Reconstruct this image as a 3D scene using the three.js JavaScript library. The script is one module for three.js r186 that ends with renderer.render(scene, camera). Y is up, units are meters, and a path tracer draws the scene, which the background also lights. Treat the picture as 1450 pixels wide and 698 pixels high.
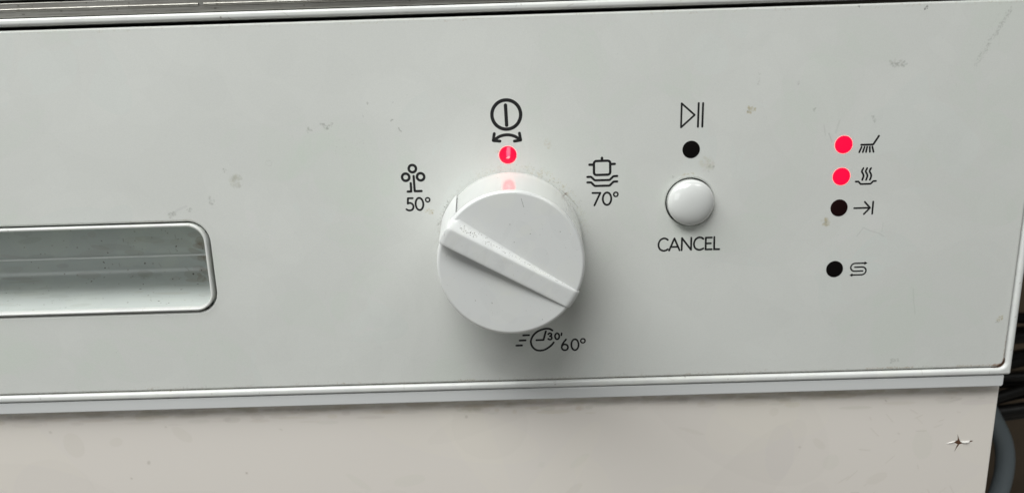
import * as THREE from 'three';
import { mergeGeometries, toCreasedNormals } from 'three/addons/utils/BufferGeometryUtils.js';
import { RectAreaLightUniformsLib } from 'three/addons/lights/RectAreaLightUniformsLib.js';
import { RoundedBoxGeometry } from 'three/addons/geometries/RoundedBoxGeometry.js';

// ---------------------------------------------------------------- camera, lamps, exposure
// The panel's front face is the plane z = 0; the foot of the selector knob is at x = 0, y = H. All shapes below are given in millimetres from there.
const H = 0.78, MM = 0.001;
const scene = new THREE.Scene();
scene.background = new THREE.Color(0.066, 0.07, 0.068);
const camera = new THREE.PerspectiveCamera(36.78, 1450 / 698, 0.01, 20);
{
  const r = new THREE.Matrix4().makeBasis(
    new THREE.Vector3(0.999537744, -0.030401347, 0.000239463),
    new THREE.Vector3(0.029619275, 0.971988212, -0.233155773),
    new THREE.Vector3(0.006855494, 0.233055088, 0.972439370));
  camera.quaternion.setFromRotationMatrix(r);
  camera.position.set(2.007 * MM, H + 56.301 * MM, 240 * MM);
  camera.focus = 0.235; camera.userData.fStop = 18;
}
const renderer = new THREE.WebGLRenderer({ antialias: true });
renderer.toneMapping = THREE.LinearToneMapping;
renderer.toneMappingExposure = 0.88;
renderer.shadowMap.enabled = true;
RectAreaLightUniformsLib.init();

// two unseen ceiling lamps over the kitchen floor in front of the dishwasher, and an added fill light to the left behind the camera
const LAMPS = [
  { name: 'unseen_ceiling_lamp', label: 'unseen long ceiling lamp out of view, lighting the dishwasher from above left', at: [-0.58, 2.0, 0.6], to: [-0.2, 0.78, 0.1], w: 1.7, h: 0.6, power: 7.2, glow: 4, cat: 'lamp' },
  { name: 'unseen_ceiling_lamp_001', label: 'unseen short ceiling lamp out of view, lighting the dishwasher from above right', at: [1.0, 2.2, 0.95], to: [0.4, 0.6, 0.3], w: 0.6, h: 0.4, power: 2.2, glow: 3, cat: 'lamp' },
  { name: 'added_fill_light', label: 'added fill light out of view, brightening the dishwasher from front left', at: [-1.6, 1.45, 2.3], to: [0, 0.8, 0], w: 1.3, h: 1.1, power: 1.25, glow: 1.0, cat: 'window' },
];

// ---------------------------------------------------------------- helpers
function rng(seed) { let s = seed | 0; return () => { s = (s + 0x6d2b79f5) | 0; let t = Math.imul(s ^ (s >>> 15), 1 | s); t = (t + Math.imul(t ^ (t >>> 7), 61 | t)) ^ t; return ((t ^ (t >>> 14)) >>> 0) / 4294967296; }; }
function tag(o, label, category, group) { o.userData.label = label; if (category) o.userData.category = category; if (group) o.userData.group = group; return o; }
function structure(o) { o.userData.kind = 'structure'; return o; }
function part(name, geo, mat, parent, label) {            // geometry in millimetres
  geo.scale(MM, MM, MM);
  const m = new THREE.Mesh(geo, mat);
  m.name = name; m.castShadow = m.receiveShadow = true;
  if (label) m.userData.label = label;
  parent.add(m);
  return m;
}
function planarUV(g, x0, x1, y0, y1) {
  const p = g.attributes.position, uv = new Float32Array(p.count * 2);
  for (let i = 0; i < p.count; i++) { uv[2 * i] = (p.getX(i) - x0) / (x1 - x0); uv[2 * i + 1] = (p.getY(i) - y0) / (y1 - y0); }
  g.setAttribute('uv', new THREE.BufferAttribute(uv, 2));
  return g;
}
function roundRect(x0, y0, x1, y1, r, path = new THREE.Shape()) {
  const [bl, br, tr, tl] = Array.isArray(r) ? r : [r, r, r, r];
  path.moveTo(x0 + bl, y0); path.lineTo(x1 - br, y0); path.absarc(x1 - br, y0 + br, br, -Math.PI / 2, 0, false);
  path.lineTo(x1, y1 - tr); path.absarc(x1 - tr, y1 - tr, tr, 0, Math.PI / 2, false);
  path.lineTo(x0 + tl, y1); path.absarc(x0 + tl, y1 - tl, tl, Math.PI / 2, Math.PI, false);
  path.lineTo(x0, y0 + bl); path.absarc(x0 + bl, y0 + bl, bl, Math.PI, Math.PI * 1.5, false);
  return path;
}
function slab(shape, front, depth, bevel, segs = 4, curve = 12) { // extruded plate with rounded edges whose front face lies at z = front
  const g = new THREE.ExtrudeGeometry(shape, { depth: depth - 2 * bevel, bevelEnabled: bevel > 0, bevelThickness: bevel, bevelSize: bevel, bevelOffset: -bevel, bevelSegments: segs, curveSegments: curve });
  g.translate(0, 0, front - depth + bevel);
  const q = toCreasedNormals(g, 0.5), p = q.attributes.position, nn = q.attributes.normal;
  for (let i = 0; i < p.count; i += 3) if ([0, 1, 2].every((k) => Math.abs(p.getZ(i + k) - front) < 1e-4)) for (let k = 0; k < 3; k++) nn.setXYZ(i + k, 0, 0, 1); // the flat face stays flat
  return q;
}
function tex(canvas, srgb = true) {
  const t = new THREE.CanvasTexture(canvas);
  if (srgb) t.colorSpace = THREE.SRGBColorSpace;
  t.magFilter = THREE.LinearFilter;
  return t;
}
function canvas(w, h) { const c = document.createElement('canvas'); c.width = w; c.height = h; return c; }

// printed line work: one flat ribbon per stroke, round ends; every stroke a hair above the last
function ribbon(pts, w, z, closed = false) {
  const P = [], I = [], n = pts.length, r = w * (w < 0.5 ? 0.7 : 0.6);
  const dir = (a, b) => { const dx = b[0] - a[0], dy = b[1] - a[1], l = Math.hypot(dx, dy) || 1; return [dx / l, dy / l]; };
  for (let i = 0; i < n; i++) {
    const a = pts[closed ? (i + n - 1) % n : Math.max(0, i - 1)], b = pts[i], c = pts[closed ? (i + 1) % n : Math.min(n - 1, i + 1)];
    let d0 = dir(a, b), d1 = dir(b, c);
    if (!closed && i === 0) d0 = d1;
    if (!closed && i === n - 1) d1 = d0;
    let nx = -(d0[1] + d1[1]), ny = d0[0] + d1[0]; const l = Math.hypot(nx, ny) || 1; nx /= l; ny /= l;
    const k = Math.min(1.6, 1 / Math.max(0.3, nx * -d0[1] + ny * d0[0])) * r;
    P.push(b[0] + nx * k, b[1] + ny * k, z, b[0] - nx * k, b[1] - ny * k, z);
  }
  for (let i = 0; i < (closed ? n : n - 1); i++) { const a = 2 * i, b = 2 * ((i + 1) % n); I.push(a, a + 1, b, b, a + 1, b + 1); }
  if (!closed) for (const [e, q] of [[0, 1], [n - 1, n - 2]]) {
    const d = dir(pts[q], pts[e]), base = Math.atan2(d[1], d[0]), at = P.length / 3, N = 8;
    P.push(pts[e][0], pts[e][1], z);
    for (let k = 0; k <= N; k++) { const t = base - Math.PI / 2 + Math.PI * k / N; P.push(pts[e][0] + r * Math.cos(t), pts[e][1] + r * Math.sin(t), z); }
    for (let k = 0; k < N; k++) I.push(at, at + 1 + k, at + 2 + k);
  }
  const g = new THREE.BufferGeometry();
  g.setAttribute('position', new THREE.Float32BufferAttribute(P, 3));
  g.setAttribute('normal', new THREE.Float32BufferAttribute(P.map((_, i) => (i % 3 === 2 ? 1 : 0)), 3));
  g.setAttribute('uv', new THREE.Float32BufferAttribute(new Array(P.length / 3 * 2).fill(0), 2));
  g.setIndex(I);
  return g;
}
const ell = (cx, cy, rx, ry, a0 = 0, a1 = 360, n = 40) => { const p = []; const full = Math.abs(a1 - a0) === 360; for (let i = 0; i < (full ? n : n + 1); i++) { const t = (a0 + (a1 - a0) * i / n) * Math.PI / 180; p.push([cx + rx * Math.cos(t), cy + ry * Math.sin(t)]); } return p; };
const spline = (pts, n = 40) => new THREE.CatmullRomCurve3(pts.map((p) => new THREE.Vector3(p[0], p[1], 0)), false, 'centripetal').getPoints(n).map((v) => [v.x, v.y]);
const soft = (pts, r, n = 5) => {                          // rounds the corners of a polyline
  const out = [pts[0]];
  for (let i = 1; i < pts.length - 1; i++) {
    const [a, b, c] = [pts[i - 1], pts[i], pts[i + 1]], la = Math.hypot(a[0] - b[0], a[1] - b[1]), lc = Math.hypot(c[0] - b[0], c[1] - b[1]), q = Math.min(r, la / 2, lc / 2);
    const s = [b[0] + (a[0] - b[0]) * q / la, b[1] + (a[1] - b[1]) * q / la], e = [b[0] + (c[0] - b[0]) * q / lc, b[1] + (c[1] - b[1]) * q / lc];
    for (let k = 0; k <= n; k++) { const t = k / n; out.push([s[0] * (1 - t) ** 2 + 2 * b[0] * t * (1 - t) + e[0] * t * t, s[1] * (1 - t) ** 2 + 2 * b[1] * t * (1 - t) + e[1] * t * t]); }
  }
  out.push(pts[pts.length - 1]);
  return out;
};
function triangle(a, b, c, z) {
  const g = new THREE.BufferGeometry();
  g.setAttribute('position', new THREE.Float32BufferAttribute([...a, z, ...b, z, ...c, z], 3));
  g.setAttribute('normal', new THREE.Float32BufferAttribute([0, 0, 1, 0, 0, 1, 0, 0, 1], 3));
  g.setAttribute('uv', new THREE.Float32BufferAttribute([0, 0, 0, 0, 0, 0], 2));
  g.setIndex((b[0] - a[0]) * (c[1] - a[1]) - (b[1] - a[1]) * (c[0] - a[0]) > 0 ? [0, 1, 2] : [0, 2, 1]);
  return g;
}

// ---------------------------------------------------------------- materials and their grain
const PX0 = -200, PX1 = 172, PY0 = -52, PY1 = 76;
function panelCanvas() {
  const S = 2048 / (PX1 - PX0), W = 2048, h = Math.round((PY1 - PY0) * S), c = canvas(W, h), g = c.getContext('2d'), R = rng(11);
  const X = (x) => (x - PX0) * S, Y = (y) => (PY1 - y) * S;
  g.fillStyle = 'rgb(219,221,217)'; g.fillRect(0, 0, W, h);
  for (let i = 0; i < 260; i++) {                          // faint wiped-on film, uneven
    const x = R() * W, y = R() * h, r = 20 + R() * 120;
    g.fillStyle = R() < 0.5 ? 'rgba(196,199,194,0.045)' : 'rgba(234,235,232,0.05)';
    g.beginPath(); g.ellipse(x, y, r, r * (0.3 + R() * 0.6), R() * 3, 0, 7); g.fill();
  }
  const img = g.getImageData(0, 0, W, h), d = img.data;
  for (let i = 0; i < d.length; i += 4) { const n = (R() - 0.5) * 5; d[i] += n; d[i + 1] += n; d[i + 2] += n; }
  g.putImageData(img, 0, 0);
  const blob = (x, y, rx, ry, rot, col, a, n = 14) => {    // a smudge with an uneven outline, made of many small dabs
    for (let i = 0; i < n; i++) {
      const t = R() * 6.28, q = Math.sqrt(R()), u = Math.cos(t) * q * rx, v = Math.sin(t) * q * ry, cs = Math.cos(rot), sn = Math.sin(rot);
      g.fillStyle = `rgba(${col},${a * 0.85 * (0.5 + R())})`;
      g.beginPath(); g.ellipse(X(x + u * cs - v * sn), Y(y + u * sn + v * cs), (0.25 + R() * 0.35) * rx * S * 0.6, (0.25 + R() * 0.35) * ry * S * 0.6, R() * 3, 0, 7); g.fill();
    }
  };
  const line = (pts, w, col, a) => { g.strokeStyle = `rgba(${col},${a * 0.5})`; g.lineWidth = w * S; g.lineCap = 'round'; g.beginPath(); pts.forEach((p, i) => (i ? g.lineTo(X(p[0]), Y(p[1])) : g.moveTo(X(p[0]), Y(p[1])))); g.stroke(); };
  const grey = '120,122,114', dark = '70,70,64', yel = '176,164,128', brown = '120,86,52';
  blob(-58.6, 40.2, 1.6, 0.6, -0.5, grey, 0.2, 18); blob(-57, 40.2, 1.4, 0.6, 0.7, grey, 0.18, 16); blob(-63.7, 39.2, 0.9, 1.1, 0, grey, 0.13);
  blob(-36.9, 41.4, 0.6, 0.3, 0.3, dark, 0.4, 8); line([[-34.9, 39], [-34.6, 38.2], [-34.1, 37.8]], 0.35, dark, 0.45); blob(-44.4, 47, 0.3, 0.6, -0.3, grey, 0.4, 8);
  blob(-46, 43, 0.35, 0.3, 0, grey, 0.4, 6); blob(-36.2, 47, 0.25, 0.25, 0, dark, 0.4, 5);
  for (let i = 0; i < 40; i++) blob(-58 + R() * 12, 30 + R() * 6, 0.25, 0.2, 0, grey, 0.25, 3);
  for (let i = 0; i < 22; i++) { const t = i / 22 * 6.28; blob(-77.8 + Math.cos(t), 28.9 + Math.sin(t) * 0.9, 0.3, 0.3, 0, grey, 0.14, 3); }
  blob(-89, 23.3, 2.0, 2.2, 0, '165,165,148', 0.1, 40); for (let i = 0; i < 30; i++) { const t = i / 30 * 6.28; blob(-89 + Math.cos(t) * 2, 23.3 + Math.sin(t) * 2.2, 0.35, 0.35, 0, grey, 0.12, 2); }
  blob(-92.5, 27, 0.7, 0.6, 0, grey, 0.15); blob(-111.5, 12.8, 1.4, 1.3, 0, grey, 0.15, 18); line([[-112, 12.6], [-109.6, 14.4], [-106.5, 15.6]], 0.8, grey, 0.14); blob(-105.5, 14.4, 1.2, 0.6, 0.4, grey, 0.15); blob(-98, 17, 1, 1.6, 0.4, grey, 0.13);
  blob(78, 41.3, 1.4, 1.1, 0.2, yel, 0.3, 26); blob(77, 40.9, 0.8, 0.6, 0.2, grey, 0.25, 8);
  for (let i = 0; i < 16; i++) blob(79.6 + R() * 0.8, 48.6 + R() * 4.4, 0.35, 0.4, 0, grey, 0.16, 3);
  blob(92.6, 49.3, 0.35, 0.9, 0, grey, 0.22, 10); blob(123.6, 54.2, 2.6, 1.2, -0.1, grey, 0.13, 26); blob(130.6, 70.6, 0.9, 0.5, 0.7, dark, 0.5, 12); blob(110.4, 71.8, 0.7, 0.3, 0, dark, 0.5, 8);
  for (let i = 0; i < 60; i++) { const t = i / 60; blob(157.2 - 9.2 * t + (R() - 0.5), 69.8 - 17 * t, 0.9 - 0.3 * t, 0.7, 1, '150,153,146', 0.17, 4); }
  for (let i = 0; i < 26; i++) { const t = i / 26; blob(153.5 - 5 * t + (R() - 0.5), 68 - 12 * t, 0.4, 0.4, 1, '150,153,146', 0.14, 3); }
  blob(104.3, 3.9, 1.5, 1.4, 0, yel, 0.24, 30); blob(104, 3.4, 1, 0.8, 0, grey, 0.13, 10);
  line([[115, -1.2], [117, 1.6], [119, 0.6], [122.5, -0.6], [124, -1.6]], 0.35, grey, 0.22); line([[123.4, 3], [123.2, 0]], 0.3, grey, 0.16);
  line([[103.4, 33], [104.6, 30.2]], 0.5, grey, 0.25); line([[106.6, 37], [105.6, 33.2]], 0.6, grey, 0.16); line([[101.7, 35.6], [102.3, 32.4]], 0.4, grey, 0.2); blob(98.2, 41, 0.5, 0.9, 0, grey, 0.16); blob(117.3, 37, 0.9, 1.6, 0, grey, 0.12, 16);
  blob(64.4, 24.6, 2.4, 2.2, 0, yel, 0.05, 40); blob(65.5, 23, 1.4, 1.2, 0, grey, 0.1, 16); blob(166.2, -31.6, 1.2, 0.8, 0.8, yel, 0.35, 20); blob(165.4, -32.6, 0.8, 0.6, 0, grey, 0.2, 8);
  line([[135.5, -20], [136, -24], [137, -29]], 0.4, grey, 0.16); blob(131.5, -46, 1.6, 1, 0, grey, 0.12, 20);
  blob(58.4, 21.2, 2, 0.4, 0.1, yel, 0.3, 14); blob(53.6, 20.4, 0.5, 0.4, 0, dark, 0.3, 6);
  blob(-26.5, 11.4, 1.5, 0.9, 0.2, yel, 0.22, 18); blob(-3.5, 30.4, 0.9, 0.4, 0, yel, 0.2); blob(13, 32.5, 1.3, 1.6, 0, '190,182,160', 0.14, 20);
  for (let i = 0; i < 260; i++) {                          // crust of old grease creeping out from under the knob
    const t = (0.02 + R() * 0.62) * Math.PI, q = 24 + Math.abs(R() + R() - 1) * 3.4, top = Math.exp(-Math.pow((t - 1.0) / 0.45, 2));
    blob(q * Math.cos(t), q * Math.sin(t), 0.5, 0.4, t, R() < 0.75 ? yel : grey, 0.15 + 0.2 * top, 3);
  }
  for (let i = 0; i < 150; i++) { const t = (0.62 + R() * 0.5) * Math.PI, q = 24 + R() * R() * 2.6; blob(q * Math.cos(t), q * Math.sin(t), 0.4, 0.35, t, R() < 0.5 ? '150,146,120' : grey, 0.14, 3); }
  for (let i = 0; i < 34; i++) { const t = (0.8 + R() * 0.12) * Math.PI, q = 24 + R() * 1.4; blob(q * Math.cos(t), q * Math.sin(t), 0.3, 0.26, 0, dark, 0.55, 3); }
  blob(18.4, 15.9, 0.5, 0.5, 0, '90,64,60', 0.6, 8); line([[17.2, 17], [19.4, 15], [22.4, 11.4]], 0.3, dark, 0.35);
  for (let i = 0; i < 60; i++) { const t = R() * 6.28; blob(59.2 + 8.3 * Math.cos(t), 12.1 + 8.3 * Math.sin(t), 0.3, 0.3, 0, R() < 0.6 ? yel : grey, 0.1, 2); }
  for (let i = 0; i < 520; i++) { const x = PX0 + R() * 372, y = -49 + R() * 121; blob(x, y, 0.1 + R() * 0.18, 0.1 + R() * 0.16, 0, R() < 0.35 ? dark : grey, 0.3, 2); }
  for (let i = 0; i < 40; i++) { const x = PX0 + R() * 372, y = -49 + R() * 121, t = R() * 6.28, l = 0.8 + R() * 3; line([[x, y], [x + l * Math.cos(t), y + l * Math.sin(t)]], 0.15, grey, 0.12); }
  for (let i = 0; i < 260; i++) { const x = PX0 + R() * 372; blob(x, 72.2 - R() * 0.9, 0.6 + R() * 1.6, 0.2, 0, R() < 0.3 ? brown : '176,160,140', 0.16, 3); }   // grime along the upper edge
  for (let i = 0; i < 320; i++) { const x = PX0 + R() * 370; blob(x, -48.9 + R() * R() * 1.4, 0.6 + R() * 1.8, 0.18, 0, R() < 0.5 ? brown : grey, 0.16, 3); }             // and along the lower one
  for (const [x, l] of [[-17, 6], [60, 2], [130, 16], [158, 9], [-60, 1.5], [-128, 2]]) for (let i = 0; i < l * 5; i++) blob(x + (R() - 0.5) * l, -48.8 + R() * 0.5, 0.5, 0.2, 0, brown, 0.3, 3);
  for (let i = 0; i < 90; i++) { const x = 168.6 - R() * R() * 6; blob(x, -48.8 + R() * 0.5, 0.5, 0.25, 0, '112,62,30', 0.3, 3); blob(169.1 + R() * 0.4, -48.8 + R() * R() * 14, 0.25, 0.6, 0, '112,62,30', 0.25, 3); }
  for (let i = 0; i < 120; i++) { blob(-100.6 + (R() - 0.5) * 1.2, -17 + R() * 24, 0.2, 0.5, 0, brown, 0.12, 2); blob(-130 + R() * 26, 10.6 + R() * 0.5, 0.8, 0.15, 0, brown, 0.12, 2); }
  return c;
}
function specks(w, h, base, seed, n, col = '70,68,62', stroke = 0.3, k = 1) {   // plain plastic with nicks and grains of dirt
  const c = canvas(w, h), g = c.getContext('2d'), R = rng(seed);
  g.fillStyle = base; g.fillRect(0, 0, w, h);
  for (let i = 0; i < 60; i++) { g.fillStyle = R() < 0.5 ? 'rgba(190,194,190,0.05)' : 'rgba(245,245,240,0.05)'; g.beginPath(); g.ellipse(R() * w, R() * h, 10 + R() * w * 0.12, 10 + R() * h * 0.1, R() * 3, 0, 7); g.fill(); }
  for (let i = 0; i < n; i++) {
    const x = R() * w, y = R() * h;
    if (R() < stroke) { const t = R() * 6.28, l = 3 + R() * 14; g.strokeStyle = `rgba(${col},${0.1 + R() * 0.25})`; g.lineWidth = (0.8 + R()) * k; g.beginPath(); g.moveTo(x, y); g.lineTo(x + l * Math.cos(t), y + l * Math.sin(t)); g.stroke(); }
    else { g.fillStyle = `rgba(${col},${0.12 + R() * 0.35})`; g.beginPath(); g.ellipse(x, y, (0.7 + R() * 1.6) * k, (0.6 + R() * 1.2) * k, R() * 3, 0, 7); g.fill(); }
  }
  return c;
}
function doorCanvas() {
  const c = specks(1024, 512, 'rgb(239,233,226)', 77, 70, '176,168,156', 0.04), g = c.getContext('2d'), R = rng(44);
  for (let i = 0; i < 500; i++) { g.fillStyle = `rgba(${R() < 0.5 ? '176,160,128' : '170,164,152'},${0.05 + R() * 0.07})`; g.beginPath(); g.ellipse(R() * 1024, 4 + R() * 10 + R() * R() * 18, 2 + R() * 16, 0.8 + R() * 2.4, 0, 0, 7); g.fill(); }   // old splashes caught under the strip
  for (let i = 0; i < 70; i++) { g.fillStyle = `rgba(${R() < 0.5 ? '196,180,160' : '206,200,190'},0.08)`; g.beginPath(); g.ellipse(R() * 1024, R() * 512, 3 + R() * 14, 2 + R() * 9, R() * 3, 0, 7); g.fill(); }
  for (let i = 0; i < 26; i++) { g.strokeStyle = 'rgba(190,182,170,0.3)'; g.lineWidth = 0.8; const x = 880 + R() * 110, y = 20 + R() * 110; g.beginPath(); g.moveTo(x, y); g.lineTo(x + (R() - 0.5) * 24, y + (R() - 0.3) * 18); g.stroke(); }
  return c;
}
function pocketCanvas() {
  const c = specks(1024, 640, 'rgb(204,210,207)', 21, 420, '84,78,66', 0.12, 1.3), g = c.getContext('2d'), R = rng(33);
  for (let i = 0; i < 90; i++) { g.fillStyle = `rgba(${R() < 0.5 ? '120,98,74' : '104,100,90'},${0.03 + R() * 0.05})`; g.beginPath(); g.ellipse(R() * 1024, 640 - (0.05 + R() * 0.5) * 640, 8 + R() * 46, 3 + R() * 9, (R() - 0.5) * 0.4, 0, 7); g.fill(); }
  for (let i = 0; i < 60; i++) { g.fillStyle = `rgba(110,84,60,${0.05 + R() * 0.1})`; g.beginPath(); g.ellipse(880 + R() * 130, 640 - (0.28 + R() * 0.2) * 640, 6 + R() * 24, 4 + R() * 10, R(), 0, 7); g.fill(); }
  for (let i = 0; i < 26; i++) { g.fillStyle = `rgba(60,52,44,${0.4 + R() * 0.4})`; g.beginPath(); g.ellipse(560 + R() * 440, 640 - (0.05 + R() * 0.45) * 640, 1.5 + R() * 2, 1.2 + R() * 1.6, R(), 0, 7); g.fill(); }
  return c;
}
const grainCanvas = (() => { const c = canvas(256, 256), g = c.getContext('2d'), R = rng(5), im = g.createImageData(256, 256); for (let i = 0; i < im.data.length; i += 4) { const v = 110 + R() * 40; im.data[i] = im.data[i + 1] = im.data[i + 2] = v; im.data[i + 3] = 255; } g.putImageData(im, 0, 0); return c; })();
const grain = tex(grainCanvas, false); grain.wrapS = grain.wrapT = THREE.RepeatWrapping; grain.repeat.set(6, 2);

const M = {
  panel: new THREE.MeshPhysicalMaterial({ map: tex(panelCanvas()), roughness: 0.58, bumpMap: grain, bumpScale: 0.000004, specularIntensity: 0.6 }),
  frame: new THREE.MeshPhysicalMaterial({ map: (() => { const t = tex(specks(1024, 64, 'rgb(226,228,226)', 31, 60, '110,100,88', 0.5)); t.wrapS = t.wrapT = THREE.RepeatWrapping; return t; })(), roughness: 0.3 }),
  trim: new THREE.MeshPhysicalMaterial({ color: 0xdadcdc, roughness: 0.32 }),
  backing: new THREE.MeshStandardMaterial({ color: new THREE.Color(0.06, 0.03, 0.015), roughness: 0.9 }),
  door: new THREE.MeshPhysicalMaterial({ map: tex(doorCanvas()), roughness: 0.5 }),
  casing: new THREE.MeshStandardMaterial({ color: new THREE.Color(0.3, 0.3, 0.3), roughness: 0.6 }),
  ink: new THREE.MeshStandardMaterial({ color: new THREE.Color(0.008, 0.008, 0.009), roughness: 0.55 }),
  button: new THREE.MeshPhysicalMaterial({ color: 0xdfe1df, roughness: 0.12, clearcoat: 0.5, clearcoatRoughness: 0.08 }),
  dark: new THREE.MeshStandardMaterial({ color: new THREE.Color(0.02, 0.02, 0.02), roughness: 0.8 }),
};

// ---------------------------------------------------------------- floor, wall, worktop
const floor = structure(part('floor', new THREE.PlaneGeometry(6000, 6000).rotateX(-Math.PI / 2), new THREE.MeshStandardMaterial({ color: new THREE.Color(0.2, 0.19, 0.175), roughness: 0.6 }), scene));
const wallTex = (() => {
  const c = canvas(512, 512), g = c.getContext('2d'), R = rng(9);
  g.fillStyle = 'rgb(116,101,84)'; g.fillRect(0, 0, 512, 512);
  for (let i = 0; i < 500; i++) { g.fillStyle = R() < 0.5 ? 'rgba(60,52,44,0.12)' : 'rgba(125,112,96,0.1)'; g.fillRect(R() * 512, R() * 512, 20 + R() * 120, 1 + R() * 5); }
  return tex(c);
})();
const wall = structure(part('wall', new THREE.BoxGeometry(3000, 2400, 60).translate(0, 1200, -650), new THREE.MeshStandardMaterial({ map: wallTex, roughness: 0.8 }), scene));

// ---------------------------------------------------------------- the dishwasher
const dish = new THREE.Group(); dish.name = 'dishwasher';
tag(dish, 'white dishwasher with a round programme knob, push button and red lights on its panel', 'dishwasher');
scene.add(dish);
const up = (m) => { m.position.y += H; return m; };
const dpart = (name, geo, mat, label) => up(part(name, geo, mat, dish, label));

const L = -440, PR = 169.6, PB = -49.3, PT = 72.6;
const LED_LIST = [[108.4, 29.3], [108.4, 18.95], [108.4, 8.55], [108.4, -12.3]];
// control panel: a moulded sheet with openings for the door pull and the push button
const panelShape = roundRect(L, PB, PR, PT, [2, 3.2, 1.5, 1.5]);
const HX0 = -232, HX1 = -100.2, HY0 = -21.0, HY1 = 10.5;     // opening for the door pull
panelShape.holes.push(roundRect(HX0, HY0, HX1, HY1, 7.2, new THREE.Path()));
panelShape.holes.push(new THREE.Path().absarc(59.25, 12.0, 7.95, 0, Math.PI * 2, true));
const panel = dpart('control_panel', planarUV(slab(panelShape, 0, 4, 0.75, 5, 40), PX0, PX1, PY0, PY1), M.panel);

// the frame round the panel
const frameShape = roundRect(L - 3, -52.1, 172.1, 76.1, [1, 0.9, 0.9, 1]);
frameShape.holes.push(roundRect(L - 0.4, -49.65, 170.0, 73.75, [2, 2.4, 1.5, 1.5], new THREE.Path()));
{
  const g = slab(frameShape, 0.7, 9, 0.95, 5, 10);
  planarUV(g, 0, 180, 0, 12);
  dpart('panel_frame', g, M.frame, 'narrow white frame round the control panel');
}
const backShape = roundRect(L - 1, -51, 171, 67, 1);
backShape.holes.push(roundRect(HX0 - 4, HY0 - 4, HX1 + 4, HY1 + 4, 4, new THREE.Path()));
backShape.holes.push(new THREE.Path().absarc(59.25, 12, 11, 0, Math.PI * 2, true));
dpart('frame_backing', slab(backShape, -5, 2, 0), M.backing, 'rusty brown gap behind the panel edge');
{
  const s = roundRect(L - 3, -56.5, 170.2, -52.35, [0.6, 0.9, 0.3, 0.3]);
  dpart('lower_trim', slab(s, 0.1, 12, 0.35, 3, 6), M.trim, 'thin grey white strip under the panel frame');
}
{
  const rc = canvas(1024, 32), q = rc.getContext('2d'), R = rng(90);
  q.fillStyle = 'rgb(92,74,58)'; q.fillRect(0, 0, 1024, 32);
  for (let i = 0; i < 500; i++) { q.fillStyle = ['rgba(120,74,40,0.4)', 'rgba(60,48,40,0.4)', 'rgba(160,146,128,0.35)'][R() * 3 | 0]; q.fillRect(R() * 1024, 0, 2 + R() * 26, 32); }
  const rm = new THREE.MeshStandardMaterial({ map: tex(rc), roughness: 0.95 });
  const low = new THREE.BoxGeometry(PR - L - 4, 0.7, 1).translate((PR + L) / 2 - 2, -49.5, -1.55), side = new THREE.BoxGeometry(0.7, 119, 1).translate(169.85, 12, -1.8);
  dpart('rust_line', mergeGeometries([low, side]), rm, 'brown dirt in the joint below and right of the control panel');
  const s = new THREE.Shape(); s.moveTo(165.6, -49.6); s.lineTo(167.6, -49.6); s.absarc(167.6, -47.3, 2.4, -Math.PI / 2, 0, false); s.lineTo(169.8, -46.2); s.lineTo(169.0, -47.1); s.lineTo(167.6, -48.5); s.lineTo(165.6, -49.3);
  dpart('rust_spot', slab(s, -0.35, 1.2, 0), new THREE.MeshStandardMaterial({ color: new THREE.Color(0.07, 0.034, 0.017), roughness: 0.95 }), 'dark rust in the lower right corner of the panel frame');
}
const door = dpart('door_panel', planarUV(slab(roundRect(L, -680, 171.4, -53, 0.6), -3.2, 18, 0.5, 3, 4), -200, 172, -240, -54), M.door, 'cream door front with a star shaped tear at its right side');
dpart('casing', new THREE.BoxGeometry(590, 800, 540).translate(-137, -332, -302), M.casing, 'grey metal casing behind the door');
dpart('kick_plate', new THREE.BoxGeometry(590, 92, 20).translate(-137, -733, -40), M.casing);

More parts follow.
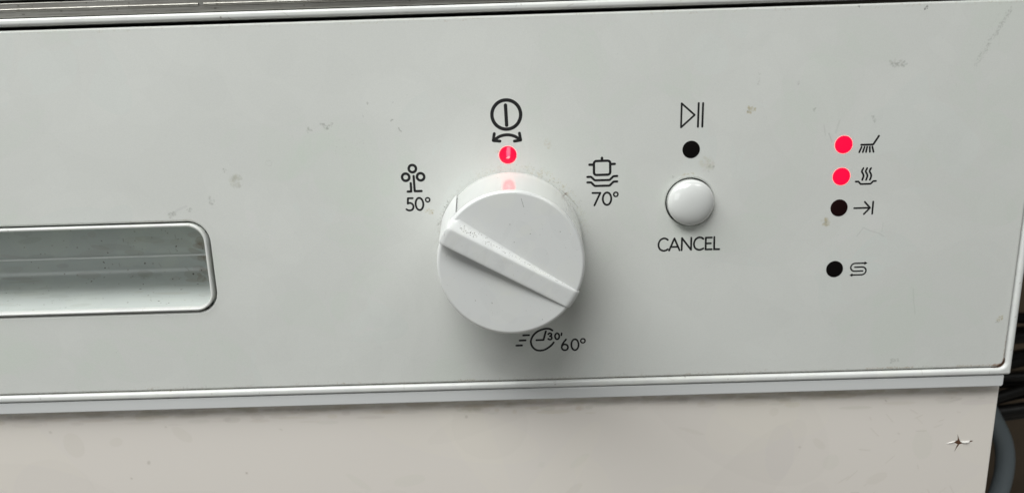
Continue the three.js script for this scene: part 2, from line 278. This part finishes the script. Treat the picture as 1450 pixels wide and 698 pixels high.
// ---------------------------------------------------------------- door pull: rim and scooped pocket
const pull = new THREE.Group(); pull.name = 'door_pull'; pull.position.y = H; dish.add(pull);
{
  const ring = roundRect(HX0 + 0.75, HY0 + 0.75, HX1 - 0.75, HY1 - 0.6, 6.4);
  ring.holes.push(roundRect(HX0 + 1.8, HY0 + 1.75, HX1 - 1.75, HY1 - 1.65, 5.4, new THREE.Path()));
  part('rim', planarUV(slab(ring, 0.75, 6, 0.45, 5, 14), 0, 180, 0, 12), M.frame, pull, 'raised white rim of the door pull');
  // pocket profile, from the lower lip back and up to the upper lip (y, z)
  const y0 = HY0 + 1.6, y1 = HY1 - 1.5;
  const prof = [[y0, -0.6], [y0 + 0.2, -2.5], [y0 + 1.2, -9], [y0 + 2.2, -17]];
  for (let i = 0; i <= 8; i++) { const t = i / 8 * Math.PI / 2; prof.push([y0 + 2.6 + 5.4 * (1 - Math.cos(t)), -19.6 - 6.4 * Math.sin(t)]); }
  prof.push([-9, -26.1], [-6.8, -26.2], [-6.7, -26.2], [0, -26.4], [6, -26.5], [y1 - 1.5, -26], [y1, -24], [y1, -0.6]);
  const xs = [HX0 + 1.6, HX0 + 5, HX1 - 5, HX1 - 1.5], P = [], U = [], I = [];
  const N = 40; let len = 0;
  prof.forEach((p, j) => {
    if (j) len += Math.hypot(p[0] - prof[j - 1][0], p[1] - prof[j - 1][1]);
    for (let i = 0; i <= N; i++) { const x = xs[0] + (xs[3] - xs[0]) * i / N; P.push(x, p[0], p[1]); U.push((x + 232) / 132, len / 80); }
  });
  for (let j = 0; j < prof.length - 1; j++) for (let i = 0; i < N; i++) { const a = j * (N + 1) + i, b = a + N + 1; I.push(a, a + 1, b, b, a + 1, b + 1); }
  const g = new THREE.BufferGeometry();
  g.setAttribute('position', new THREE.Float32BufferAttribute(P, 3)); g.setAttribute('uv', new THREE.Float32BufferAttribute(U, 2)); g.setIndex(I);
  g.computeVertexNormals();
  const cap = (x, flip) => { const s = new THREE.Shape(prof.map(([y, z]) => new THREE.Vector2(-z, y))); const c = new THREE.ShapeGeometry(s); c.rotateY(Math.PI / 2); c.translate(x, 0, 0); return c; };
  const pocket = mergeGeometries([g.toNonIndexed(), cap(xs[0]).toNonIndexed(), cap(xs[3]).toNonIndexed()]);
  const pm = new THREE.MeshPhysicalMaterial({ map: tex(pocketCanvas()), roughness: 0.34, side: THREE.DoubleSide });
  pm.roughness = 0.24;
  part('pocket', toCreasedNormals(pocket, 0.9), pm, pull, 'grey white finger pocket with dirt in its hollow');
  part('pale_line', new THREE.CapsuleGeometry(0.42, HX1 - HX0 - 40, 6, 12).rotateZ(Math.PI / 2).translate((HX0 + HX1) / 2 + 16, -7.0, -26.05), new THREE.MeshPhysicalMaterial({ color: 0xf0f2f1, roughness: 0.2 }), pull, 'thin pale line across the back of the finger pocket');  // pale bar, whiter than the pocket wall behind it
}

// ---------------------------------------------------------------- programme knob
const knob = new THREE.Group(); knob.name = 'selector_knob'; knob.position.y = H; dish.add(knob);
knob.userData.label = 'white round programme knob with a diagonal grip bar';
const TILT = -30.2 * Math.PI / 180, FACE = 27.4;
const sideR = (z) => 23.75 - (23.75 - 22.15) * Math.min(1, z / 26.3);      // the side tapers towards the face
{
  const pr = [[23.0, 0.25], [23.6, 0.3], [23.75, 0.7]];
  for (let i = 1; i <= 6; i++) pr.push([sideR(i * 4), i * 4]);
  for (let i = 0; i <= 6; i++) { const t = i / 6 * Math.PI / 2; pr.push([22.15 - 1.1 + 1.1 * Math.cos(t), FACE - 1.1 + 1.1 * Math.sin(t)]); }
  for (const r of [18, 14, 10, 6, 2, 0.01]) pr.push([r, FACE]);
  const g = new THREE.LatheGeometry(pr.map(([r, z]) => new THREE.Vector2(r, z)), 128);
  g.rotateX(Math.PI / 2);
  planarUV(g, -24, 24, -24, 24);
  const bodyCanvas = specks(1024, 1024, 'rgb(229,231,230)', 41, 150, '84,82,76', 0.25), bg = bodyCanvas.getContext('2d');
  const at = (x, y) => [(x + 24) / 48 * 1024, (24 - y) / 48 * 1024];
  bg.strokeStyle = 'rgba(60,60,56,0.6)'; bg.lineWidth = 2; bg.beginPath(); bg.moveTo(...at(3.6, 19.6)); bg.lineTo(...at(4.3, 17)); bg.stroke();
  bg.fillStyle = 'rgba(60,58,52,0.6)'; for (const [x, y] of [[0.1, 12], [14.8, 9.4], [1.2, 6.6], [6, 9], [-6, -12], [-11, -11], [9, -17.6]]) { bg.beginPath(); bg.ellipse(...at(x, y), 3, 2, 0.5, 0, 7); bg.fill(); }
  part('knob_body', g, new THREE.MeshPhysicalMaterial({ map: tex(bodyCanvas), roughness: 0.24, ior: 1.6, clearcoat: 1, clearcoatRoughness: 0.06 }), knob);
}
{
  // grip bar: runs the whole way across, tall at its pointing end and nearly level with the face at the other; upright below, a hollow flank above
  const prof = [];                                                   // (v across, share of height, drop in mm)
  prof.push([-3.7, 0, 0], [-3.7, 0.6, 0], [-3.7, 1, -0.3], [-3.63, 1, -0.1], [-3.42, 1, 0]);
  for (let i = 1; i < 8; i++) prof.push([-3.42 + i * 0.64, 1, 0]);
  prof.push([1.4, 1, 0], [1.62, 1, -0.05], [1.8, 1, -0.15], [1.93, 1, -0.3], [2.02, 0.95, -0.3]);
  const flank = []; for (let i = 1; i <= 9; i++) { const t = i / 9; flank.push([2.04 + 2.6 * t * t + 1.3 * t, 0.92 * (1 - t) ** 2.3, -0.06 * t]); }
  prof.push(...flank);
  const NS = 60, P = [], U = [], I = [], ct = Math.cos(TILT), st = Math.sin(TILT), nv = prof.length;
  const heightAt = (u) => 0.4 + 3.5 * (0.5 - u / 44.6);
  const topR = 22.0, push = (u, v, z, s, j) => { P.push(u * ct - v * st, u * st + v * ct, z); U.push(s, j / (nv - 1)); };
  const rows = [];
  for (let i = -2; i <= NS + 2; i++) {
    const s = Math.min(1, Math.max(0, i / NS)), row = [];
    prof.forEach(([v, k, drop], j) => {
      const low = i < 0 || i > NS, R = i === -2 || i === NS + 2 ? 24.15 : low ? 22.45 : topR, end = Math.sqrt(R * R - v * v), w = 1 - k;
      let u = -end + 2 * end * s; const vv = v > 2 ? 2 + (v - 2) * Math.min(1, heightAt(u) / 3.7) : v; if (!low) { if (i < NS / 2) u += (1 - s * 2) * 0.2 * Math.max(0, Math.min(2.2, v)) ** 2; else u -= (s * 2 - 1) * 0.22; } let z = FACE - 0.05 + heightAt(u) * k + drop * Math.min(1, heightAt(u) / 1.2);
      if (low) z = i === -2 || i === NS + 2 ? 0.3 : FACE - 0.7;
      if (i === 0 || i === NS) { z -= 0.28; }                          // the end edges are softened
      if (i === 1 || i === NS - 1) { u += i === 1 ? 0.1 : -0.1; }
      row.push(P.length / 3); push(u, vv, z, s, j);
    });
    rows.push(row);
  }
  for (let i = 0; i < rows.length - 1; i++) for (let j = 0; j < nv - 1; j++) { const a = rows[i][j], b = rows[i][j + 1], c = rows[i + 1][j], d = rows[i + 1][j + 1]; I.push(a, c, b, b, c, d); }
  const g = new THREE.BufferGeometry();
  g.setAttribute('position', new THREE.Float32BufferAttribute(P, 3)); g.setAttribute('uv', new THREE.Float32BufferAttribute(U, 2)); g.setIndex(I); g.computeVertexNormals();
  const c = specks(1024, 256, 'rgb(229,231,230)', 52, 60, '84,82,76', 0.25), q = c.getContext('2d'), R = rng(8);
  const vTo = (j) => 256 - (j / (nv - 1)) * 256;
  for (let i = 0; i < 300; i++) {                                    // dirt caught in the hollow of the flank
    const s = 0.04 + R() * 0.86, clump = 0.5 + 0.5 * Math.sin(s * 60 + Math.sin(s * 23) * 3);
    if (R() > 0.25 + clump * 0.6) continue;
    q.fillStyle = `rgba(70,66,58,${0.18 + R() * 0.45})`; q.beginPath(); q.ellipse(s * 1024, vTo(16.8 + R() * 3 + R() * R() * 4), 1 + R() * R() * 6, 1 + R() * R() * 5, R() * 3, 0, 7); q.fill();
  }
  for (let i = 0; i < 60; i++) { q.fillStyle = `rgba(70,66,58,${0.2 + R() * 0.4})`; q.beginPath(); q.ellipse(R() * 1024, vTo(1.5 + R() * 2), 1.5 + R() * 3, 1, 0, 0, 7); q.fill(); }
  part('grip_bar', toCreasedNormals(g, 0.55), new THREE.MeshPhysicalMaterial({ map: tex(c), roughness: 0.33, side: THREE.DoubleSide }), knob, 'raised diagonal bar with dirt along its upper side');
}
const glowMat = (rgb, k, spots, seed) => {
  const c = canvas(128, 128), g = c.getContext('2d'), R = rng(seed);
  g.fillStyle = `rgb(${rgb})`; g.fillRect(0, 0, 128, 128); spots(g, R);
  return new THREE.MeshStandardMaterial({ color: new THREE.Color(0.12, 0.004, 0.012), roughness: 0.35, emissive: 0xffffff, emissiveIntensity: k, emissiveMap: tex(c) });
};

// ---------------------------------------------------------------- indicator lights
const lensGeo = (r) => { const p = [[r, -1.5]]; for (let i = 0; i <= 6; i++) { const t = i / 6 * Math.PI / 2; p.push([r * Math.cos(t) + 0.001, 0.05 + 0.16 * Math.sin(t)]); } const g = new THREE.LatheGeometry(p.map(([x, y]) => new THREE.Vector2(x, y)), 48); g.rotateX(Math.PI / 2); return planarUV(g, -r, r, -r, r); };
const red = glowMat('255,0,22', 7.0, () => {}, 1);
const redSeen = glowMat('255,0,22', 7.0, (g, R) => {                    // the lit diode shows through this lens
  for (let k = 0; k < 60; k++) { const t = k / 60; g.fillStyle = `rgba(255,${50 + 18 * R()},${60 + 18 * R()},0.13)`; g.beginPath(); g.ellipse(70 - 8 * t + R() * 6, 8 + 74 * t, 13 + 7 * Math.sin(t * 3), 8, R(), 0, 7); g.fill(); }
  g.fillStyle = 'rgba(255,84,82,0.9)'; g.beginPath(); g.moveTo(48, 88); g.lineTo(60, 78); g.lineTo(74, 70); g.lineTo(80, 82); g.lineTo(70, 92); g.fill();
}, 2);
const offLens = new THREE.MeshPhysicalMaterial({ color: new THREE.Color(0.004, 0.003, 0.003), roughness: 0.5, specularIntensity: 0.3 });
const dimLens = new THREE.MeshPhysicalMaterial({ color: new THREE.Color(0.012, 0.003, 0.003), roughness: 0.5, specularIntensity: 0.3 });
function lens(x, y, mat, label, r = 2.82) { const m = up(part('indicator_light', lensGeo(r), mat, dish, label)); m.position.x = x * MM; m.position.y += y * MM; return m; }
lens(-0.12, 29.25, redSeen, 'lit red indicator light above the knob');
lens(59.2, 29.2, offLens, 'black unlit indicator light above the push button');
lens(...LED_LIST[0], red, 'lit red indicator light beside the brush symbol');
lens(...LED_LIST[1], red, 'lit red indicator light beside the steaming dish symbol');
lens(...LED_LIST[2], dimLens, 'dark unlit indicator light beside the arrow symbol');
lens(...LED_LIST[3], offLens, 'black unlit indicator light beside the looped arrow symbol');

// ---------------------------------------------------------------- push button
{
  const p = [[7.55, -3.5], [7.55, 1.3]];
  for (let i = 0; i <= 24; i++) { const t = i / 24 * Math.PI / 2; p.push([7.55 * Math.cos(t) ** 0.92 + 0.001, 1.4 + 3.1 * Math.sin(t)]); }
  const g = new THREE.LatheGeometry(p.map(([x, y]) => new THREE.Vector2(x, y)), 96); g.rotateX(Math.PI / 2);
  const b = dpart('push_button', g, M.button, 'domed white push button'); b.position.x += 59.25 * MM; b.position.y += 12.0 * MM;
  const well = new THREE.CylinderGeometry(9, 9, 1, 48).rotateX(Math.PI / 2).translate(59.25, 12, -4.6);
  dpart('button_well', well, M.dark);
}

// ---------------------------------------------------------------- printed symbols and lettering
const Z0 = 0.012, DZ = 0.006;
function print(name, label, strokes) {
  const gs = strokes.map(([pts, w, closed], i) => (pts === 'tri' ? triangle(...w, Z0 + i * DZ) : ribbon(pts, w, Z0 + i * DZ, closed)));
  return part(name, mergeGeometries(gs), M.ink, panel, label);
}
print('power_symbol', 'circle with an upright bar', [[ell(-0.2, 42.1, 4.6, 4.6, 0, 360, 64), 0.92, true], [[[-0.36, 45.1], [-0.19, 38.75]], 0.92]]);
print('turn_arrow', 'curved double headed arrow', [[spline([[-4.5, 34.1], [-2.44, 35.3], [-0.25, 35.7], [1.95, 35.3], [4.0, 34.1]]), 0.82], [soft([[-4.27, 36.2], [-4.66, 33.98], [-2.5, 33.76]], 0.1), 0.8], [soft([[3.83, 36.1], [4.18, 33.9], [2.14, 33.62]], 0.1), 0.8]]);
print('glassware_symbol', 'three rings over two stems', [[ell(-31.3, 25.75, 1.18, 1.18), 0.7, true], [ell(-33.65, 23.02, 1.18, 1.18), 0.7, true], [ell(-28.78, 23.0, 1.18, 1.18), 0.7, true],
  [soft([[-31.05, 23.3], [-30.97, 18.34], [-28.75, 18.33]], 0.15), 0.64], [soft([[-32.12, 21], [-32.13, 18.28], [-33.26, 18.28]], 0.15), 0.64]]);
const five = (x, y) => [[[x + 1.85, y + 4.05], [x + 0.3, y + 4.05]], [[x + 0.3, y + 4.05], [x + 0.12, y + 2.35]], spline([[x + 0.12, y + 2.3], [x + 0.75, y + 2.5], [x + 1.55, y + 2.2], [x + 1.95, y + 1.3], [x + 1.6, y + 0.35], [x + 0.8, y], [x + 0.1, y + 0.08], [x - 0.4, y + 0.42]])];
print('temperature_text', '50 degrees', [...five(-33.65, 12.0).map((p) => [p, 0.46]), [ell(-29.68, 14.06, 1.26, 2.02), 0.46, true], [ell(-26.9, 15.37, 0.68, 0.68), 0.36, true]]);
print('cookware_symbol', 'pot above two curved plates', [[roundRectPts(27.75, 21.85, 33.05, 26.4, 0.85), 0.66, true], [[[30.37, 27.35], [30.37, 26.5]], 0.7], [[[26.3, 25.27], [27.6, 25.25]], 0.66], [[[33.2, 25.28], [34.5, 25.3]], 0.66],
  [soft([[25.6, 21.3], [26.8, 21.32], [27.98, 20.12], [32.85, 20.1], [34.1, 21.31], [35.3, 21.33]], 0.3), 0.6], [soft([[25.6, 19.5], [26.8, 19.5], [27.98, 18.28], [32.85, 18.26], [34.1, 19.52], [35.3, 19.54]], 0.3), 0.6]]);
print('temperature_text_001', '70 degrees', [[[[27.25, 15.95], [29.8, 15.92]], 0.46], [[[29.8, 15.92], [27.85, 11.85]], 0.46], [ell(32.0, 13.93, 1.38, 2.05), 0.46, true], [ell(34.88, 15.3, 0.7, 0.7), 0.36, true]]);
print('fast_clock_symbol', 'clock dial with speed lines', [[spline([[13.26, -31.16], [12.44, -30.63], [11.51, -30.45], [10.4, -30.55], [8.16, -31.4], [6.57, -32.9], [5.8, -34.73], [5.93, -36.06], [6.57, -37.3], [7.6, -38.11], [8.85, -38.37], [10.32, -38.15], [11.8, -37.35], [12.86, -36.49], [13.65, -35.52]], 70), 0.56],
  [soft([[11.0, -31.4], [10.14, -34.5], [7.72, -34.52]], 0.1), 0.56], [[[3.2, -32.64], [5.2, -32.62]], 0.56], [[[1.95, -34.46], [3.96, -34.46]], 0.56], [[[0.75, -36.28], [2.7, -36.27]], 0.56]]);
print('minutes_text', '30 minutes', [[spline([[11.8, -32.5], [12.2, -32.16], [12.75, -32.25], [12.92, -32.72], [12.6, -33.12], [12.3, -33.2]], 24), 0.5], [spline([[12.3, -33.2], [12.75, -33.32], [13.02, -33.85], [12.7, -34.4], [12.15, -34.42], [11.75, -34.15]], 24), 0.5], [ell(14.85, -33.33, 0.74, 1.08), 0.5, true], [[[16.42, -32.25], [16.3, -33.0]], 0.4]]);
print('temperature_text_002', '60 degrees', [[spline([[17.9, -34.55], [17.1, -35.55], [16.55, -36.5], [16.38, -37.2]], 20), 0.44], [ell(17.44, -37.42, 1.08, 1.08), 0.44, true], [ell(20.93, -36.57, 1.25, 1.98), 0.44, true], [ell(23.68, -35.23, 0.76, 0.76), 0.36, true]]);
print('start_pause_symbol', 'triangle outline and two upright bars', [[soft([[55.82, 43.7], [55.8, 43.95], [60.05, 40.18], [55.76, 36.36], [55.82, 43.7]], 0.05), 0.5], [[[55.82, 43.8], [55.79, 36.5]], 0.5], [[[61.24, 43.85], [61.18, 36.42]], 0.54], [[[62.63, 43.8], [62.58, 36.4]], 0.54]]);
print('cancel_text', 'word CANCEL', [[spline([[52.2, -0.55], [51.6, -0.1], [50.8, 0], [49.7, -0.6], [49.15, -2.1], [49.6, -3.6], [50.75, -4.24], [51.6, -4.12], [52.25, -3.75]], 36), 0.44],
  [[[52.72, -4.2], [54.42, -0.1]], 0.44], [[[54.42, -0.1], [56.2, -4.2]], 0.44], [[[53.3, -3.0], [55.65, -3.0]], 0.42],
  [[[56.9, -4.2], [56.92, -0.05]], 0.44], [[[56.92, -0.05], [60.02, -4.15]], 0.44], [[[60.02, -4.15], [60.0, -0.05]], 0.44],
  [spline([[64.0, -0.5], [63.4, -0.08], [62.6, 0], [61.5, -0.6], [60.93, -2.1], [61.4, -3.6], [62.6, -4.24], [63.45, -4.12], [64.1, -3.8]], 36), 0.44],
  [[[66.85, -0.15], [64.85, -0.15]], 0.42], [[[64.85, -0.15], [64.86, -4.18]], 0.44], [[[64.86, -4.18], [66.9, -4.18]], 0.42], [[[64.86, -2.12], [66.55, -2.12]], 0.42],
  [[[67.65, -0.02], [67.7, -4.18]], 0.44], [[[67.7, -4.18], [69.4, -4.18]], 0.42]]);
print('brush_symbol', 'slanted brush with five bristles', [[soft([[114.08, 29.02], [117.94, 29.02], [119.55, 31.75]], 0.2), 0.46], ...[[114.25, 113.62], [115.2, 114.76], [116.03, 115.8], [116.87, 117.03], [117.7, 118.2]].map(([a, b]) => [[[a, 28.32], [b, 26.68]], 0.42])]);
const wave = (x) => spline([[x, 21.4], [x - 0.38, 20.4], [x + 0.05, 19.6], [x + 0.28, 18.9], [x - 0.05, 17.6]], 24);
print('steam_dish_symbol', 'three steam waves over a dish', [[wave(115.35), 0.44], [wave(116.6), 0.44], [wave(117.85), 0.44], [soft([[113.2, 17.12], [114.08, 17.12], [114.88, 16.26], [118.15, 16.26], [118.92, 17.12], [119.8, 17.14]], 0.15), 0.42]]);
print('end_arrow_symbol', 'arrow pointing at an upright bar', [[[[113.4, 8.28], [118.5, 8.28]], 0.42], [soft([[116.72, 10.3], [118.6, 8.28], [116.72, 6.22]], 0.05), 0.42], [[[119.5, 10.3], [119.47, 6.26]], 0.42]]);
print('salt_symbol', 'looped double arrow like an S', [[[[118.6, -10.53], ...ell(115.2, -11.9, 1.38, 1.37, 90, 270, 16), [117.9, -13.25]], 0.36], [[[114.3, -14.55], ...ell(117.6, -13.2, 1.4, 1.36, -90, 90, 16), [115.15, -11.86]], 0.36],
  ['tri', [[118.3, -9.9], [119.25, -10.53], [118.3, -11.15]]], ['tri', [[114.55, -13.92], [113.6, -14.58], [114.55, -15.22]]]]);
function roundRectPts(x0, y0, x1, y1, r) { const s = []; for (const [cx, cy, a] of [[x1 - r, y1 - r, 0], [x0 + r, y1 - r, 90], [x0 + r, y0 + r, 180], [x1 - r, y0 + r, 270]]) s.push(...ell(cx, cy, r, r, a, a + 90, 6)); return s; }

// ---------------------------------------------------------------- the tear in the door front
{
  const zf = -3.2, cx = 157.2 * 1.0133 - 0.03 + 0, cy = -79.3, star = new THREE.Shape();
  const pts = [[-4.6, -0.45], [-1.6, 0.2], [-0.5, 0.9], [-0.8, 3.3], [-0.45, 2.2], [0.1, 0.9], [0.5, 0.25], [3.3, 0.2], [4.3, 0.5], [5.2, 0.35], [4.2, -0.1], [1.2, -0.55], [0.25, -0.9], [-0.6, -2.4], [-1.3, -3.9], [-0.75, -1.9], [-0.4, -0.8], [-1.5, -0.25], [-2.8, -0.4]];
  pts.forEach((p, i) => (i ? star.lineTo(cx + p[0], cy + p[1]) : star.moveTo(cx + p[0], cy + p[1])));
  const g = new THREE.ShapeGeometry(star); g.translate(0, 0, zf + 0.02);
  part('tear', g, new THREE.MeshStandardMaterial({ color: new THREE.Color(0.11, 0.05, 0.025), roughness: 0.95 }), door, 'star shaped tear showing brown board');
  const lip = (list) => {                                              // a curled edge of the torn sheet: (outer point, inner lifted point) pairs
    const P = [], I = [];
    list.forEach(([a, b, lift]) => { P.push(cx + a[0], cy + a[1], zf - 0.02, cx + (a[0] + b[0]) / 2, cy + (a[1] + b[1]) / 2, zf + lift * 0.8, cx + b[0], cy + b[1], zf + lift); });
    for (let i = 0; i < list.length - 1; i++) for (let k = 0; k < 2; k++) { const q = i * 3 + k; I.push(q, q + 3, q + 1, q + 1, q + 3, q + 4); }
    const h = new THREE.BufferGeometry(); h.setAttribute('position', new THREE.Float32BufferAttribute(P, 3)); h.setIndex(I); h.computeVertexNormals();
    return h;
  };
  const lm = new THREE.MeshStandardMaterial({ color: new THREE.Color(0.78, 0.76, 0.72), roughness: 0.5, side: THREE.DoubleSide });
  const curl = (name, l) => part(name, lip(l), lm, door, 'white curled edge of the tear');
  curl('torn_flap', [[[0.5, 0.5], [0.55, 0.1], 0.05], [[1.2, 0.5], [1.2, -0.25], 0.35], [[2.2, 0.42], [2.3, -0.28], 0.45], [[3.2, 0.45], [3.3, -0.12], 0.4], [[4.0, 0.5], [4.05, 0.28], 0.05]]);
  curl('torn_flap_001', [[[-4.5, -0.36], [-4.5, -0.45], 0.03], [[-3.3, 0.05], [-3.2, -0.28], 0.25], [[-2.2, 0.3], [-2.1, 0], 0.3], [[-1.3, 0.5], [-1.3, 0.25], 0.05]]);
}

// ---------------------------------------------------------------- worktop with its metal edge, above the panel
const top = new THREE.Group(); top.name = 'worktop'; top.position.y = H;
tag(top, 'worktop with a scratched metal edge strip running above the white control panel', 'worktop'); scene.add(top);
{
  const sc = canvas(1024, 64), q = sc.getContext('2d'), R = rng(61);
  q.fillStyle = 'rgb(150,148,142)'; q.fillRect(0, 0, 1024, 64);
  for (let i = 0; i < 700; i++) { q.fillStyle = R() < 0.5 ? 'rgba(96,92,86,0.22)' : 'rgba(190,190,186,0.2)'; q.fillRect(R() * 1024, R() * 64, 10 + R() * 120, 0.6 + R()); }
  for (let i = 0; i < 60; i++) { q.fillStyle = 'rgba(60,56,50,0.4)'; q.beginPath(); q.ellipse(R() * 1024, R() * 64, 1 + R() * 3, 1 + R(), 0, 0, 7); q.fill(); }
  const mt = tex(sc); mt.wrapS = mt.wrapT = THREE.RepeatWrapping;
  const metal = new THREE.MeshPhysicalMaterial({ map: mt, metalness: 0.85, roughness: 0.38, bumpMap: mt, bumpScale: 0.00006 });
  // flat strip with a rolled bead along it; profiles are (y, z)
  const strip = (prof, x0, x1, n, wobble) => {
    const P = [], U = [], I = []; let len = 0; const RR = rng((x0 | 0) + 7);
    const dents = Array.from({ length: n + 1 }, () => (RR() - 0.5) * wobble);
    prof.forEach((p, j) => { if (j) len += Math.hypot(p[0] - prof[j - 1][0], p[1] - prof[j - 1][1]); for (let i = 0; i <= n; i++) { const x = x0 + (x1 - x0) * i / n, d = wobble * (RR() - 0.5) + dents[i]; P.push(x, p[0] + d * 0.5, p[1] + d); U.push(x / 160, len / 10); } });
    for (let j = 0; j < prof.length - 1; j++) for (let i = 0; i < n; i++) { const a = j * (n + 1) + i, b = a + n + 1; I.push(a, a + 1, b, b, a + 1, b + 1); }
    const g = new THREE.BufferGeometry(); g.setAttribute('position', new THREE.Float32BufferAttribute(P, 3)); g.setAttribute('uv', new THREE.Float32BufferAttribute(U, 2)); g.setIndex(I); g.computeVertexNormals();
    return g;
  };
  part('edge_strip', toCreasedNormals(strip([[76.5, -9], [76.5, -1.6], [76.7, -1.4], [80.6, -1.2], [80.8, -1.4], [80.8, -9]], -460, 420, 40, 0), 0.5), metal, top, 'dull metal edge strip');
  const bead = []; for (let i = 0; i <= 8; i++) { const t = -Math.PI / 2 + i / 8 * Math.PI; bead.push([78.72 + 0.48 * Math.sin(t), -1.32 + 0.46 * Math.cos(t)]); }
  part('bead', strip(bead, -460, -94.8, 420, 0.05), metal, top, 'shiny scratched bead left of the joint');
  part('bead', strip(bead, -93.2, 420, 420, 0.035), metal, top, 'shiny bead right of the joint');
  part('board', new THREE.BoxGeometry(900, 30, 560).translate(-10, 97.2, -286), new THREE.MeshStandardMaterial({ color: new THREE.Color(0.22, 0.24, 0.22), roughness: 0.5 }), top);
}

// ---------------------------------------------------------------- behind the right edge: cables and a drain hose
{
  const R = rng(15), bundle = new THREE.Group(); bundle.name = 'cable_bundle'; bundle.position.set(0.36, H - 0.2, -0.22);
  tag(bundle, 'bundle of black cables in the gap right of the dishwasher', 'cables'); scene.add(bundle);
  const cm = new THREE.MeshPhysicalMaterial({ color: new THREE.Color(0.012, 0.011, 0.01), roughness: 0.42 });
  const ys = [150, 143, 134, 90, 83, 77, 62, 56, 50, 45, 39, 34, 28, 23, 18];
  ys.forEach((y, i) => {
    const pts = []; const k = R() * 6.28, dz = (R() - 0.5) * 24, tilt = (R() - 0.5) * 0.12;
    for (let j = 0; j <= 12; j++) { const x = -80 + j * 16; pts.push(new THREE.Vector3(x, y + tilt * x + 3 * Math.sin(x / 26 + k * 0.4) - 0.0012 * (x + 20) ** 2, dz + 6 * Math.sin(x / 30 + k))); }
    part('cable', new THREE.TubeGeometry(new THREE.CatmullRomCurve3(pts), 48, 3.4 + R() * 1.4, 10), cm, bundle);
  });
  const hm = new THREE.MeshPhysicalMaterial({ color: new THREE.Color(0.19, 0.225, 0.245), roughness: 0.5 });
  const hp = [[270, -120], [292, -150], [306, -172], [315.5, -190], [318.5, -205], [317.5, -224], [311, -244], [298, -262]].map(([x, y]) => new THREE.Vector3(x, y, -200));
  const hose = up(part('drain_hose', new THREE.TubeGeometry(new THREE.CatmullRomCurve3(hp), 80, 5.6, 20), hm, scene));
  tag(hose, 'bent grey blue drain hose beside the lower right corner of the door', 'hose');
}

// ---------------------------------------------------------------- the unseen lamps and the added fill light that light it
for (const l of LAMPS) {
  const g = new THREE.Group(); g.name = l.name; g.position.set(...l.at); tag(g, l.label, l.cat); scene.add(g);
  g.lookAt(...l.to);
  const frame = part(l.cat === 'lamp' ? 'lamp_housing' : 'fill_frame', new RoundedBoxGeometry(l.w * 1000 + 60, l.h * 1000 + 60, 50, 3, 10).translate(0, 0, -30), new THREE.MeshStandardMaterial({ color: 0xd8d8d4, roughness: 0.5 }), g);
  const pane = part(l.cat === 'lamp' ? 'lamp_diffuser' : 'fill_diffuser', new THREE.PlaneGeometry(l.w * 1000, l.h * 1000), new THREE.MeshStandardMaterial({ color: 0x222222, roughness: 0.6, emissive: 0xffffff, emissiveIntensity: l.glow }), g);
  pane.castShadow = false;
  const a = new THREE.RectAreaLight(l.cat === 'lamp' ? new THREE.Color(0.985, 1, 0.967) : new THREE.Color(0.96, 1, 1), l.power, l.w, l.h);
  a.position.set(0, 0, 0.006); a.rotation.y = Math.PI; a.name = l.cat === 'lamp' ? 'lamp_glow' : 'fill_glow'; g.add(a);
}

renderer.render(scene, camera);
